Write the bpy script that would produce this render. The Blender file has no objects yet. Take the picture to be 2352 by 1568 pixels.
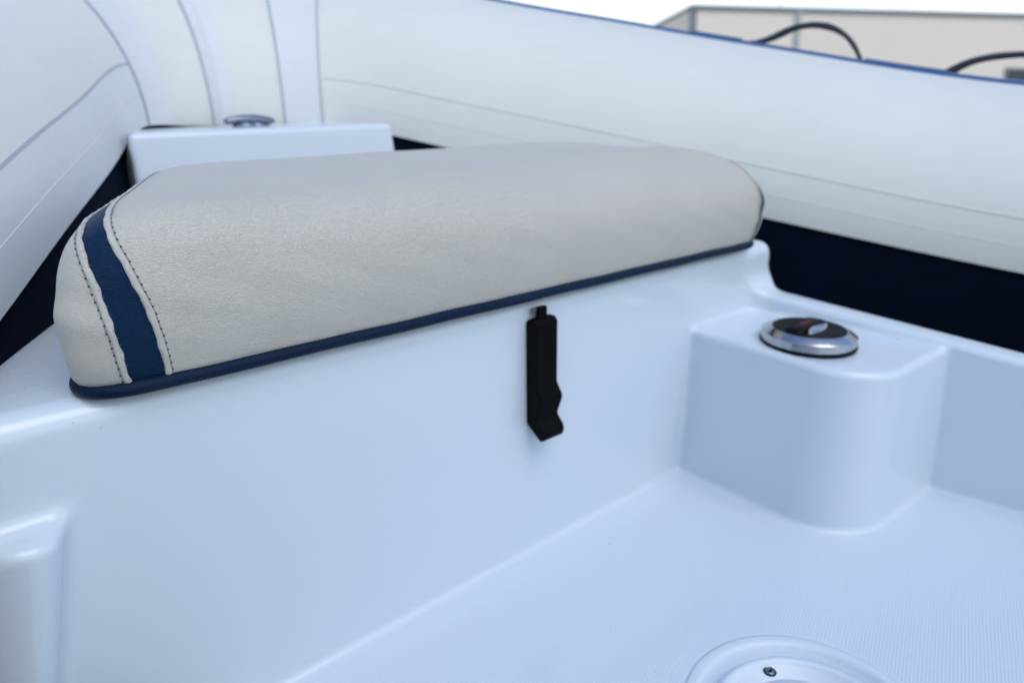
import bpy, bmesh, math, random
import numpy as np
from mathutils import Matrix, Vector

random.seed(7)
rng = np.random.default_rng(7)
R = math.radians
scene = bpy.context.scene
C = scene.collection

# ------------------------------------------------------------------ camera
CAM_H = 0.95          # the boat rests on the yard, the camera is held low inside it
CAM_PITCH = R(10.0)   # camera looks this far below the true horizon
BOW_UP = R(9.0)       # the boat sits bow-up by this much
cam_d = bpy.data.cameras.new('camera')
cam = bpy.data.objects.new('camera', cam_d)
C.objects.link(cam)
cam.location = (0, 0, CAM_H)
cam.rotation_euler = (R(90) - CAM_PITCH, 0, 0)
cam_d.sensor_width = 36.0
cam_d.lens = 24.0
cam_d.clip_start = 0.01
cam_d.clip_end = 4000
cam_d.dof.use_dof = True
cam_d.dof.focus_distance = 0.375
cam_d.dof.aperture_fstop = 6.0
scene.camera = cam

# ------------------------------------------------------------------ sky and sun
SUN_EL, SUN_AZ = R(52.0), R(148.0)      # azimuth clockwise from +Y: behind and to the right of the camera
world = bpy.data.worlds.new('World')
scene.world = world
world.use_nodes = True
wn = world.node_tree
wn.nodes.clear()
sky = wn.nodes.new('ShaderNodeTexSky')
sky.sky_type = 'NISHITA'
sky.sun_disc = False
sky.sun_elevation = SUN_EL
sky.sun_rotation = SUN_AZ
sky.air_density = 1.0
sky.dust_density = 1.0
sky.ozone_density = 2.5
bg = wn.nodes.new('ShaderNodeBackground')
bg.inputs['Strength'].default_value = 0.15
wo = wn.nodes.new('ShaderNodeOutputWorld')
wn.links.new(sky.outputs[0], bg.inputs[0])
# milky cloud and haze low all round the sky, thinning to blue overhead
geo = wn.nodes.new('ShaderNodeTexCoord')
sepw = wn.nodes.new('ShaderNodeSeparateXYZ')
wn.links.new(geo.outputs['Generated'], sepw.inputs[0])
mrw = wn.nodes.new('ShaderNodeMapRange')
mrw.interpolation_type = 'SMOOTHSTEP'
mrw.inputs['From Min'].default_value = 0.30
mrw.inputs['From Max'].default_value = 0.50
mrw.inputs['To Min'].default_value = 1.0
mrw.inputs['To Max'].default_value = 0.0
wn.links.new(sepw.outputs[2], mrw.inputs['Value'])
bg2 = wn.nodes.new('ShaderNodeBackground')
bg2.inputs['Color'].default_value = (0.88, 0.96, 1.0, 1)
bg2.inputs['Strength'].default_value = 0.92
mixw = wn.nodes.new('ShaderNodeMixShader')
wn.links.new(mrw.outputs[0], mixw.inputs[0])
wn.links.new(bg.outputs[0], mixw.inputs[1])
wn.links.new(bg2.outputs[0], mixw.inputs[2])
wn.links.new(mixw.outputs[0], wo.inputs[0])
sun_d = bpy.data.lights.new('sun', 'SUN')
sun_d.energy = 0.5
sun_d.angle = R(40)
sun_d.color = (1.0, 0.98, 0.95)
sun = bpy.data.objects.new('sun', sun_d)
C.objects.link(sun)
sd = Vector((math.sin(SUN_AZ) * math.cos(SUN_EL), math.cos(SUN_AZ) * math.cos(SUN_EL), math.sin(SUN_EL)))
sun.rotation_euler = sd.to_track_quat('Z', 'Y').to_euler()

vs = scene.view_settings
scene.display_settings.display_device = 'sRGB'
vs.view_transform = 'Standard'
vs.look = 'None'
vs.gamma = 1.0
vs.use_curve_mapping = False
vs.exposure = 0.58

# ------------------------------------------------------------------ frames
# boat frame: x = starboard (S), y = forward (F), z = up, origin at the camera's place in the boat
A = R(41.0)
BOAT = (Matrix.Translation((0, 0, CAM_H)) @ Matrix.Rotation(BOW_UP, 4, 'X')
        @ Matrix(((math.cos(A), -math.sin(A), 0, 0), (math.sin(A), math.cos(A), 0, 0), (0, 0, 1, 0), (0, 0, 0, 1))))
FPX = 2352 * 24.0 / 36.0


def boat_px(p):
    """where a boat point falls on a 2352 wide picture, with its depth"""
    w = BOAT @ Vector(p) - Vector((0, 0, CAM_H))
    c, s = math.cos(CAM_PITCH), math.sin(CAM_PITCH)
    d = w.y * c - w.z * s
    v = w.y * s + w.z * c
    return 1176 + FPX * w.x / d, 784 - FPX * v / d, d


BOAT_INV = BOAT.inverted()


def world_at(px, py, d):
    X, Y = (px - 1176) / FPX, -(py - 784) / FPX
    c, s = math.cos(CAM_PITCH), math.sin(CAM_PITCH)
    return Vector((X * d, (c + Y * s) * d, CAM_H + (-s + Y * c) * d))


def boat_at(px, py, d):
    return BOAT_INV @ world_at(px, py, d)


# ------------------------------------------------------------------ materials
def new_mat(name, color, rough=0.5, metallic=0.0, spec=0.5, coat=0.0, coat_rough=0.1):
    m = bpy.data.materials.new(name)
    m.use_nodes = True
    b = m.node_tree.nodes['Principled BSDF']
    b.inputs['Base Color'].default_value = (*color, 1)
    b.inputs['Roughness'].default_value = rough
    b.inputs['Metallic'].default_value = metallic
    b.inputs['Specular IOR Level'].default_value = spec
    b.inputs['Coat Weight'].default_value = coat
    b.inputs['Coat Roughness'].default_value = coat_rough
    return m, m.node_tree, b


def N(nt, t, **kw):
    n = nt.nodes.new(t)
    for k, v in kw.items():
        if isinstance(v, tuple) and k == 'ins':
            pass
        setattr(n, k, v)
    return n


def noise(nt, vec, scale, detail=3.0, rough=0.55):
    n = nt.nodes.new('ShaderNodeTexNoise')
    n.inputs['Scale'].default_value = scale
    n.inputs['Detail'].default_value = detail
    n.inputs['Roughness'].default_value = rough
    nt.links.new(vec, n.inputs['Vector'])
    return n.outputs['Fac']


def ramp(nt, fac, stops):
    r = nt.nodes.new('ShaderNodeValToRGB')
    el = r.color_ramp.elements
    while len(el) < len(stops):
        el.new(0.5)
    for e, (p, c) in zip(el, stops):
        e.position = p
        e.color = (*c, 1)
    nt.links.new(fac, r.inputs['Fac'])
    return r.outputs['Color']


def math_n(nt, op, a, b=None, c=None):
    n = nt.nodes.new('ShaderNodeMath')
    n.operation = op
    for i, v in enumerate((a, b, c)):
        if v is None:
            continue
        if isinstance(v, (int, float)):
            n.inputs[i].default_value = v
        else:
            nt.links.new(v, n.inputs[i])
    return n.outputs[0]


def bump(nt, height, dist, strength, bsdf=None, normal=None):
    n = nt.nodes.new('ShaderNodeBump')
    n.inputs['Strength'].default_value = strength
    n.inputs['Distance'].default_value = dist
    nt.links.new(height, n.inputs['Height'])
    if normal is not None:
        nt.links.new(normal, n.inputs['Normal'])
    if bsdf is not None:
        nt.links.new(n.outputs[0], bsdf.inputs['Normal'])
    return n.outputs[0]


def obj_vec(nt):
    return nt.nodes.new('ShaderNodeTexCoord').outputs['Object']


def mapping(nt, vec, scale=(1, 1, 1), rot=(0, 0, 0), loc=(0, 0, 0)):
    n = nt.nodes.new('ShaderNodeMapping')
    n.inputs['Scale'].default_value = scale
    n.inputs['Rotation'].default_value = rot
    n.inputs['Location'].default_value = loc
    nt.links.new(vec, n.inputs['Vector'])
    return n.outputs[0]


def leather(name, base, dark, rough, grain=760.0, depth=0.00023):
    m, nt, b = new_mat(name, base, rough, spec=0.4 if base[0] > 0.1 else 0.14)
    b.inputs['Sheen Weight'].default_value = 0.36 if base[0] > 0.1 else 0.05
    b.inputs['Sheen Roughness'].default_value = 0.35
    b.inputs['Sheen Tint'].default_value = (0.9, 0.95, 1.0, 1)
    v = obj_vec(nt)
    nv = nt.nodes.new('ShaderNodeTexNoise')           # wobble the cells so that they read as wrinkled hide
    nv.inputs['Scale'].default_value = 260
    nv.inputs['Detail'].default_value = 2
    nt.links.new(v, nv.inputs['Vector'])
    mx = nt.nodes.new('ShaderNodeVectorMath')
    mx.operation = 'MULTIPLY_ADD'
    mx.inputs[1].default_value = (0.0022, 0.0022, 0.0022)
    nt.links.new(nv.outputs['Color'], mx.inputs[0])
    nt.links.new(v, mx.inputs[2])
    mv = mapping(nt, mx.outputs[0], (0.75, 1.0, 1.25), (0.2, 0.3, 0.1))
    vo = nt.nodes.new('ShaderNodeTexVoronoi')
    vo.feature = 'DISTANCE_TO_EDGE'
    vo.inputs['Scale'].default_value = grain
    nt.links.new(mv, vo.inputs['Vector'])
    cell = ramp(nt, vo.outputs['Distance'], [(0.0, (0, 0, 0)), (0.16, (0.8, 0.8, 0.8)), (0.5, (1, 1, 1))])
    fine = noise(nt, v, 1400, 2)
    big = noise(nt, v, 70, 3)
    h = math_n(nt, 'MULTIPLY_ADD', fine, 0.35, cell)
    h2 = math_n(nt, 'MULTIPLY_ADD', big, 0.4, h)
    bump(nt, h2, depth, 1.0, b)
    tone = ramp(nt, noise(nt, v, 18, 4), [(0.3, dark), (0.7, base)])
    nt.links.new(tone, b.inputs['Base Color'])
    return m


def gelcoat(name, base, nonskid):
    m, nt, b = new_mat(name, base, 0.30, spec=0.5, coat=0.5, coat_rough=0.10)
    v = obj_vec(nt)
    nrm = None
    if nonskid:
        sep = nt.nodes.new('ShaderNodeSeparateXYZ')
        nt.links.new(v, sep.inputs[0])
        # moulded diamond non-skid of the cockpit floor: only on the floor's height, clear of its borders
        mv = mapping(nt, v, (1, 1, 1), (0, 0, R(28)))
        s2 = nt.nodes.new('ShaderNodeSeparateXYZ')
        nt.links.new(mv, s2.inputs[0])
        k = 2 * math.pi / 0.0034
        wx = math_n(nt, 'SINE', math_n(nt, 'MULTIPLY', s2.outputs[0], k))
        wy = math_n(nt, 'SINE', math_n(nt, 'MULTIPLY', s2.outputs[1], k))
        w = math_n(nt, 'MULTIPLY', wx, wy)

        def soft(val, lo, hi):
            mr = nt.nodes.new('ShaderNodeMapRange')
            mr.interpolation_type = 'SMOOTHSTEP'
            mr.inputs['From Min'].default_value = lo
            mr.inputs['From Max'].default_value = hi
            nt.links.new(val, mr.inputs['Value'])
            return mr.outputs[0]
        mF = soft(sep.outputs[1], 0.364, 0.358)
        mZ = soft(sep.outputs[2], FLOOR + 0.004, FLOOR + 0.002)
        mS = soft(sep.outputs[0], 0.735, 0.725)
        dx = math_n(nt, 'SUBTRACT', sep.outputs[0], HATCH[0])
        dy = math_n(nt, 'SUBTRACT', sep.outputs[1], HATCH[1])
        rr2 = math_n(nt, 'SQRT', math_n(nt, 'ADD', math_n(nt, 'MULTIPLY', dx, dx), math_n(nt, 'MULTIPLY', dy, dy)))
        mH = soft(rr2, 0.086, 0.089)
        mask = math_n(nt, 'MULTIPLY', math_n(nt, 'MULTIPLY', mF, mZ), math_n(nt, 'MULTIPLY', mS, mH))
        hh = math_n(nt, 'MULTIPLY', w, mask)
        nrm = bump(nt, hh, 0.00022, 0.8, None, nrm)
    if nrm is not None:
        nt.links.new(nrm, b.inputs['Normal'])
    return m


def fabric(name, base, dark, rough=0.55, spec=0.35):
    m, nt, b = new_mat(name, base, rough, spec=spec)
    v = obj_vec(nt)
    n1 = noise(nt, v, 6, 6, 0.6)
    n2 = noise(nt, mapping(nt, v, (1, 1, 3)), 24, 5, 0.65)
    t = math_n(nt, 'MULTIPLY_ADD', n2, 0.5, math_n(nt, 'MULTIPLY', n1, 0.5))
    nt.links.new(ramp(nt, t, [(0.33, dark), (0.6, base)]), b.inputs['Base Color'])
    h = math_n(nt, 'MULTIPLY_ADD', noise(nt, v, 900, 2), 0.15, noise(nt, v, 26, 3))
    bump(nt, h, 0.0012, 0.25, b)
    return m


FLOOR, DECK = -0.385, -0.147
_hx, _hy = 0.1975, 0.3395   # the same place measured right and ahead of the camera
HATCH = (_hx * math.cos(A) + _hy * math.sin(A), -_hx * math.sin(A) + _hy * math.cos(A))

M = {}
M['gelcoat'] = gelcoat('white_gelcoat', (0.62, 0.705, 0.775), True)
M['gelcoat_plain'] = gelcoat('white_gelcoat_smooth', (0.64, 0.71, 0.78), False)
M['tube'] = fabric('pale_tube_fabric', (0.69, 0.705, 0.67), (0.655, 0.67, 0.635))
M['tube_tape'] = fabric('pale_tape_fabric', (0.675, 0.70, 0.70), (0.645, 0.67, 0.67))
M['glue'] = new_mat('grey_glue_line', (0.40, 0.45, 0.50), 0.6)[0]
M['glue_faint'] = new_mat('faint_glue_line', (0.625, 0.64, 0.62), 0.6)[0]
M['navy_skirt'] = fabric('navy_coated_fabric', (0.002, 0.005, 0.016), (0.0015, 0.004, 0.012), 0.8, 0.05)
M['blue_rubber'] = new_mat('blue_rubber', (0.05, 0.14, 0.34), 0.4)[0]
M['strap'] = new_mat('black_webbing', (0.012, 0.014, 0.018), 0.65, spec=0.3)[0]
M['beige'] = leather('beige_vinyl', (0.56, 0.54, 0.475), (0.535, 0.515, 0.452), 0.48)
M['beige_bead'] = leather('beige_vinyl_edge', (0.56, 0.545, 0.495), (0.53, 0.515, 0.47), 0.55, 800, 0.0002)
M['navy'] = leather('navy_vinyl', (0.001, 0.021, 0.063), (0.0008, 0.018, 0.054), 0.42)
M['navy_piping'] = leather('navy_piping_vinyl', (0.001, 0.015, 0.042), (0.001, 0.012, 0.035), 0.45, 700, 0.0001)
M['thread'] = new_mat('grey_thread', (0.24, 0.24, 0.23), 0.8)[0]
M['hole'] = new_mat('dark_needle_hole', (0.02, 0.022, 0.028), 0.9)[0]
M['rubber'] = new_mat('black_latch_rubber', (0.0012, 0.002, 0.003), 0.6, spec=0.08)[0]
M['chrome'] = new_mat('polished_steel', (0.48, 0.49, 0.51), 0.16, 1.0)[0]
M['satin'] = new_mat('satin_steel', (0.22, 0.25, 0.30), 0.35, 1.0)[0]
M['black_gloss'] = new_mat('black_plastic', (0.002, 0.002, 0.004), 0.4, spec=0.1)[0]  # gasket and grip plastic; on the cap face it paints a dark reflection
M['red_print'] = new_mat('red_print', (0.10, 0.010, 0.03), 0.6)[0]
M['hatch'] = new_mat('white_hatch_plastic', (0.63, 0.71, 0.775), 0.35)[0]
wm, wnt, wb = new_mat('clear_water', (1, 1, 1), 0.02)
wnt.nodes.remove(wb)
fr = wnt.nodes.new('ShaderNodeFresnel')
fr.inputs['IOR'].default_value = 1.33
gls = wnt.nodes.new('ShaderNodeBsdfGlossy')
gls.inputs['Roughness'].default_value = 0.06
trn = wnt.nodes.new('ShaderNodeBsdfTransparent')
trn.inputs['Color'].default_value = (1, 1, 1, 1)
mxs = wnt.nodes.new('ShaderNodeMixShader')
bk = wnt.nodes.new('ShaderNodeNewGeometry')
outer_only = math_n(wnt, 'MULTIPLY', fr.outputs[0], math_n(wnt, 'SUBTRACT', 1.0, bk.outputs['Backfacing']))
wnt.links.new(outer_only, mxs.inputs[0])
wnt.links.new(trn.outputs[0], mxs.inputs[1])
wnt.links.new(gls.outputs[0], mxs.inputs[2])
wnt.links.new(mxs.outputs[0], wnt.nodes['Material Output'].inputs['Surface'])
M['water'] = wm


# ------------------------------------------------------------------ mesh helpers
class Mesh:
    def __init__(self):
        self.v, self.f = [], []

    def add(self, verts, faces):
        o = len(self.v)
        self.v += [tuple(p) for p in verts]
        self.f += [tuple(i + o for i in f) for f in faces]
        return self

    def grid(self, rows, close_u=False, close_v=False):
        """rows: list of equally long point rows"""
        n, m = len(rows), len(rows[0])
        vs_ = [p for r in rows for p in r]
        fs = []
        for i in range(n if close_u else n - 1):
            for j in range(m if close_v else m - 1):
                a, b_ = i * m + j, i * m + (j + 1) % m
                c, d = ((i + 1) % n) * m + (j + 1) % m, ((i + 1) % n) * m + j
                fs.append((a, b_, c, d))
        return self.add(vs_, fs)

    def box(self, lo, hi):
        x0, y0, z0 = lo
        x1, y1, z1 = hi
        return self.add([(x0, y0, z0), (x1, y0, z0), (x1, y1, z0), (x0, y1, z0), (x0, y0, z1), (x1, y0, z1), (x1, y1, z1), (x0, y1, z1)],
                        [(0, 3, 2, 1), (4, 5, 6, 7), (0, 1, 5, 4), (1, 2, 6, 5), (2, 3, 7, 6), (3, 0, 4, 7)])

    def lathe(self, prof, n=64, c=(0, 0, 0), rfun=None):
        rows = []
        for k in range(n):
            a = 2 * math.pi * k / n
            rows.append([(c[0] + r * (rfun(a) if rfun else 1) * math.cos(a), c[1] + r * (rfun(a) if rfun else 1) * math.sin(a), c[2] + z) for r, z in prof])
        return self.grid(rows, close_u=True)

    def tube(self, pts, r, n=10, closed=False, caps=True):
        P = [Vector(p) for p in pts]
        rows = []
        up = Vector((0, 0, 1))
        L = len(P)
        for i in range(L):
            t = (P[(i + 1) % L] - P[i - 1]) if closed else (P[min(i + 1, L - 1)] - P[max(i - 1, 0)])
            t.normalize()
            s = t.cross(up)
            if s.length < 1e-4:
                s = t.cross(Vector((1, 0, 0)))
            s.normalize()
            u = s.cross(t)
            rr = r[i] if isinstance(r, (list, tuple)) else r
            rows.append([P[i] + s * (rr * math.cos(2 * math.pi * k / n)) + u * (rr * math.sin(2 * math.pi * k / n)) for k in range(n)])
        o = len(self.v)
        self.grid(rows, close_u=closed, close_v=True)
        if caps and not closed:
            self.f.append(tuple(o + k for k in range(n)))
            self.f.append(tuple(o + (L - 1) * n + k for k in reversed(range(n))))
        return self


class Thing:
    """an Empty at the thing's base; its parts keep boat (or world) coordinates in their meshes"""
    def __init__(self, name, label, cat, base, frame, group=None):
        self.base = Vector(base)
        self.o = bpy.data.objects.new(name, None)
        C.objects.link(self.o)
        self.o.empty_display_size = 0.05
        self.o.matrix_world = frame @ Matrix.Translation(self.base)
        self.o['label'] = label
        self.o['category'] = cat
        if group:
            self.o['group'] = group


def part(name, mesh, mat, parent, smooth=True, bevel=0.0, seg=3, label=None, normals=None, kind=None, auto=None):
    me = bpy.data.meshes.new(name)
    me.from_pydata([tuple(p) for p in mesh.v], [], mesh.f)
    me.update()
    bm = bmesh.new()
    bm.from_mesh(me)
    if normals is None:
        bmesh.ops.recalc_face_normals(bm, faces=bm.faces)
    bm.to_mesh(me)
    bm.free()
    for p in me.polygons:
        p.use_smooth = smooth
    me.materials.append(mat)
    o = bpy.data.objects.new(name, me)
    C.objects.link(o)
    if isinstance(parent, Thing):
        o.parent = parent.o
        o.location = -parent.base
    elif parent is not None:
        o.parent = parent
    if bevel:
        b = o.modifiers.new('bevel', 'BEVEL')
        b.width = bevel
        b.segments = seg
        b.limit_method = 'ANGLE'
        b.angle_limit = R(35)
        b.harden_normals = True
        for p in me.polygons:
            p.use_smooth = True
    elif auto:
        me.set_sharp_from_angle(angle=R(auto))
    if normals is not None:
        me.normals_split_custom_set_from_vertices([tuple(n) for n in normals])
    if label:
        o['label'] = label
    if kind:
        o['kind'] = kind
    return o


def arrays_mesh(v, f):
    m = Mesh()
    m.v = v.tolist()
    m.f = [tuple(q) for q in f.tolist()]
    return m


def smin(a, b, k):
    h = np.maximum(k - np.abs(a - b), 0.0) / k
    return np.minimum(a, b) - h * h * k * 0.25


def smax(a, b, k):
    h = np.maximum(k - np.abs(a - b), 0.0) / k
    return np.maximum(a, b) + h * h * k * 0.25


def gradient(fn, p, e=4e-4):
    g = np.empty_like(p)
    for i in range(3):
        d = np.zeros(3)
        d[i] = e
        g[:, i] = (fn(p + d) - fn(p - d)) / (2 * e)
    return g


def surface_net(fn, xs, ys, zs, iters=6):
    """mesh the zero level of a distance function on a rectilinear grid, then pull the vertices exactly onto it"""
    xs, ys, zs = map(np.asarray, (xs, ys, zs))
    G = np.stack(np.meshgrid(xs, ys, zs, indexing='ij'), -1)
    val = fn(G.reshape(-1, 3)).reshape(G.shape[:3])
    s = val < 0
    nx, ny, nz = (len(a) - 1 for a in (xs, ys, zs))
    cnt = np.zeros((nx, ny, nz), np.int8)
    for i in (0, 1):
        for j in (0, 1):
            for k in (0, 1):
                cnt += s[i:i + nx, j:j + ny, k:k + nz]
    act = (cnt > 0) & (cnt < 8)
    idx = -np.ones(act.shape, np.int64)
    idx[act] = np.arange(act.sum())
    ii, jj, kk = np.nonzero(act)
    cx, cy, cz = ((a[1:] + a[:-1]) / 2 for a in (xs, ys, zs))
    p = np.stack((cx[ii], cy[jj], cz[kk]), -1)
    half = np.stack((np.diff(xs)[ii], np.diff(ys)[jj], np.diff(zs)[kk]), -1)
    p0 = p.copy()
    for _ in range(iters):
        d = fn(p)
        g = gradient(fn, p)
        p = p - g * (d / np.maximum((g * g).sum(1), 1e-6))[:, None]
        p = np.clip(p, p0 - half * 0.9, p0 + half * 0.9)
    quads = []
    sx = s[:-1, 1:-1, 1:-1] != s[1:, 1:-1, 1:-1]
    i, j, k = np.nonzero(sx)
    q = np.stack((idx[i, j, k], idx[i, j + 1, k], idx[i, j + 1, k + 1], idx[i, j, k + 1]), -1)
    fl = s[:-1, 1:-1, 1:-1][sx]
    q[~fl] = q[~fl][:, ::-1]
    quads.append(q)
    sy = s[1:-1, :-1, 1:-1] != s[1:-1, 1:, 1:-1]
    i, j, k = np.nonzero(sy)
    q = np.stack((idx[i, j, k], idx[i, j, k + 1], idx[i + 1, j, k + 1], idx[i + 1, j, k]), -1)
    fl = s[1:-1, :-1, 1:-1][sy]
    q[~fl] = q[~fl][:, ::-1]
    quads.append(q)
    sz = s[1:-1, 1:-1, :-1] != s[1:-1, 1:-1, 1:]
    i, j, k = np.nonzero(sz)
    q = np.stack((idx[i, j, k], idx[i + 1, j, k], idx[i + 1, j + 1, k], idx[i, j + 1, k]), -1)
    fl = s[1:-1, 1:-1, :-1][sz]
    q[~fl] = q[~fl][:, ::-1]
    quads.append(q)
    f = np.concatenate(quads)
    f = f[(f >= 0).all(1)]
    g = gradient(fn, p)
    g /= np.maximum(np.linalg.norm(g, axis=1), 1e-9)[:, None]
    return p, f, g


# ------------------------------------------------------------------ ground and building (world frame)
gm, gnt, gb = new_mat('yard_concrete', (0.26, 0.255, 0.245), 0.85)
gv = obj_vec(gnt)
gnt.links.new(ramp(gnt, noise(gnt, gv, 0.8, 8, 0.65), [(0.3, (0.21, 0.205, 0.2)), (0.7, (0.29, 0.285, 0.275))]), gb.inputs['Base Color'])
bump(gnt, noise(gnt, gv, 60, 4), 0.004, 0.4, gb)
m = Mesh().add([(-1500, -1500, 0), (1500, -1500, 0), (1500, 1500, 0), (-1500, 1500, 0)], [(0, 1, 2, 3)])
g = part('ground', m, gm, None)
g['kind'] = 'structure'

wall_m, wnt2, wb2 = new_mat('cream_sheet_steel', (0.87, 0.80, 0.69), 0.5)
wv = obj_vec(wnt2)
wnt2.links.new(ramp(wnt2, noise(wnt2, mapping(wnt2, wv, (0.6, 0.6, 0.15)), 1.2, 5), [(0.3, (0.85, 0.78, 0.67)), (0.7, (0.88, 0.81, 0.70))]), wb2.inputs['Base Color'])
trim_m = new_mat('grey_flashing', (0.20, 0.22, 0.24), 0.5)[0]
pipe_m = new_mat('pale_downpipe', (0.42, 0.43, 0.44), 0.5)[0]
roof_m = new_mat('grey_roof_sheet', (0.30, 0.32, 0.34), 0.5)[0]
pane_m = new_mat('dark_window_glass', (0.02, 0.028, 0.04), 0.08)[0]

corner = world_at(1590, 13, 22.0)
TOPZ = corner.z
far_r = world_at(2352, 33, 22.0)
k_ = (TOPZ - CAM_H) / (far_r.z - CAM_H)
far_r = Vector((far_r.x * k_, far_r.y * k_, TOPZ))
ux = Vector((far_r.x - corner.x, far_r.y - corner.y, 0)).normalized()
nx_ = Vector((ux.y, -ux.x, 0))                      # towards the camera
side = world_at(1480, 70, 22.0)
k_ = (TOPZ - CAM_H) / (side.z - CAM_H)
side = Vector((side.x * k_, side.y * k_, 0))
us = Vector((side.x - corner.x, side.y - corner.y, 0)).normalized()
LEN_R, LEN_S = 34.0, 20.0
base = Vector((corner.x, corner.y, 0))
bld = Thing('warehouse', 'cream corrugated metal warehouse with flat grey roof edge beyond the boat', 'building', base, Matrix.Identity(4))


def corrugated(p0, u, n, length, z0, z1, pitch=0.076, depth=0.030, per=4):
    cnt = max(1, int(round(length / pitch)))
    top, bot = [], []
    for i in range(cnt * per + 1):
        s_ = length * i / (cnt * per)
        d_ = depth * 0.5 * math.cos(2 * math.pi * i / per)
        p = p0 + u * s_ + n * d_
        bot.append((p.x, p.y, z0))
        top.append((p.x, p.y, z1))
    return Mesh().grid([bot, top])


joint = None
for s_ in np.linspace(0.5, 12, 400):                # the sheet joint behind the downpipe
    p = base + ux * s_
    w = Vector((p.x, p.y, TOPZ - 0.8 - CAM_H))
    c_, sn = math.cos(CAM_PITCH), math.sin(CAM_PITCH)
    if 1176 + FPX * w.x / (w.y * c_ - w.z * sn) > 1829:
        joint = float(s_)
        break
cuts = [0.06, joint, LEN_R]
for a_, b_ in zip(cuts[:-1], cuts[1:]):
    part('wall_panel', corrugated(base + ux * (a_ + 0.012), ux, nx_, b_ - a_ - 0.024, 0.15, TOPZ - 0.12), wall_m, bld)
ns_ = Vector((-us.y, us.x, 0))
if ns_.dot(Vector((-1, 0, 0))) < 0:
    ns_ = -ns_
part('side_wall', corrugated(base + us * 0.1, us, ns_, LEN_S - 0.1, 0.15, TOPZ - 0.12), wall_m, bld)


def beam(p0, u, n, length, z0, z1, d0, d1):
    a_, b_ = p0 + n * d0, p0 + n * d1
    e_ = u * length
    q = [a_, a_ + e_, b_ + e_, b_]
    v_ = [(p.x, p.y, z0) for p in q] + [(p.x, p.y, z1) for p in q]
    return Mesh().add(v_, [(0, 3, 2, 1), (4, 5, 6, 7), (0, 1, 5, 4), (1, 2, 6, 5), (2, 3, 7, 6), (3, 0, 4, 7)])


part('eaves_flashing', beam(base - ux * 0.07, ux, nx_, LEN_R + 0.1, TOPZ - 0.125, TOPZ, -0.12, 0.075), trim_m, bld, smooth=False)
part('side_flashing', beam(base + us * 0.14, us, ns_, LEN_S, TOPZ - 0.10, TOPZ - 0.002, -0.1, 0.06), pipe_m, bld, smooth=False)
part('corner_flashing', beam(base - ux * 0.065, ux, nx_, 0.225, 0.15, TOPZ - 0.128, -0.1, 0.03), trim_m, bld, smooth=False)
part('plinth', beam(base - ux * 0.03, ux, nx_, LEN_R, 0.0, 0.15, -0.2, 0.05), roof_m, bld, smooth=False)
p = [base + us * 0.1, base + ux * LEN_R, base + ux * LEN_R + us * LEN_S, base + us * LEN_S]
part('roof', Mesh().add([(q.x, q.y, TOPZ - 0.06) for q in p], [(0, 1, 2, 3)]), roof_m, bld)
pp = base + ux * joint + nx_ * 0.08
part('downpipe', Mesh().tube([(pp.x, pp.y, 0.1), (pp.x, pp.y, TOPZ - 0.13)], 0.075, 12), pipe_m, bld)
# small aerial on the roof edge above the pipe
ap = base + ux * (joint - 0.35) - nx_ * 0.6
am = Mesh().tube([(ap.x, ap.y, TOPZ - 0.06), (ap.x, ap.y, TOPZ + 0.5)], 0.02, 8)
am.box((ap.x - 0.35, ap.y - 0.2, TOPZ - 0.06), (ap.x + 0.35, ap.y + 0.2, TOPZ + 0.09))
part('roof_vent', am, pipe_m, bld, smooth=False)
# the window at the right edge
for s0 in np.linspace(8, 14, 600):
    p = base + ux * s0 + nx_ * 0.03
    w = Vector((p.x, p.y, 4.6 - CAM_H))
    if 1176 + FPX * w.x / (w.y * c_ - w.z * sn) > 2297:
        break
dp = (base + ux * float(s0)).y
zt = CAM_H + dp * math.tan(math.atan((784 - 157) / FPX) - CAM_PITCH)
for wx_ in (float(s0), float(s0) + 4.2):
    wf = Mesh()
    for (a_, b_, z0, z1) in ((0, 2.0, zt - 0.07, zt), (0, 2.0, zt - 1.2, zt - 1.13), (0, 0.07, zt - 1.13, zt - 0.07), (1.93, 2.0, zt - 1.13, zt - 0.07), (0.97, 1.03, zt - 1.13, zt - 0.07)):
        b2 = beam(base + ux * (wx_ + a_), ux, nx_, b_ - a_, z0, z1, -0.02, 0.06)
        wf.add(b2.v, b2.f)
    wo_ = part('window', wf, trim_m, bld, smooth=False)
    pn = beam(base + ux * (wx_ + 0.05), ux, nx_, 1.9, zt - 1.15, zt - 0.05, -0.015, 0.03)
    part('pane', pn, pane_m, wo_, smooth=False)

# ------------------------------------------------------------------ the boat
boat = Thing('inflatable_boat', 'white rigid inflatable boat with pale tubes and navy inner sides', 'boat', (0.42, 0.0, -0.55), BOAT)
LOCK = -0.2225                    # top of the corner locker


def wall_F(z):
    return 0.394 + 0.02 * (z - DECK)


def rim_z(F):
    return -0.200 - 0.108 * (0.38 - np.clip(F, -0.2, 0.45))


def side_in(F):
    return 0.705 + 0.205 * (0.39 - np.clip(F, -0.3, 0.7))


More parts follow.
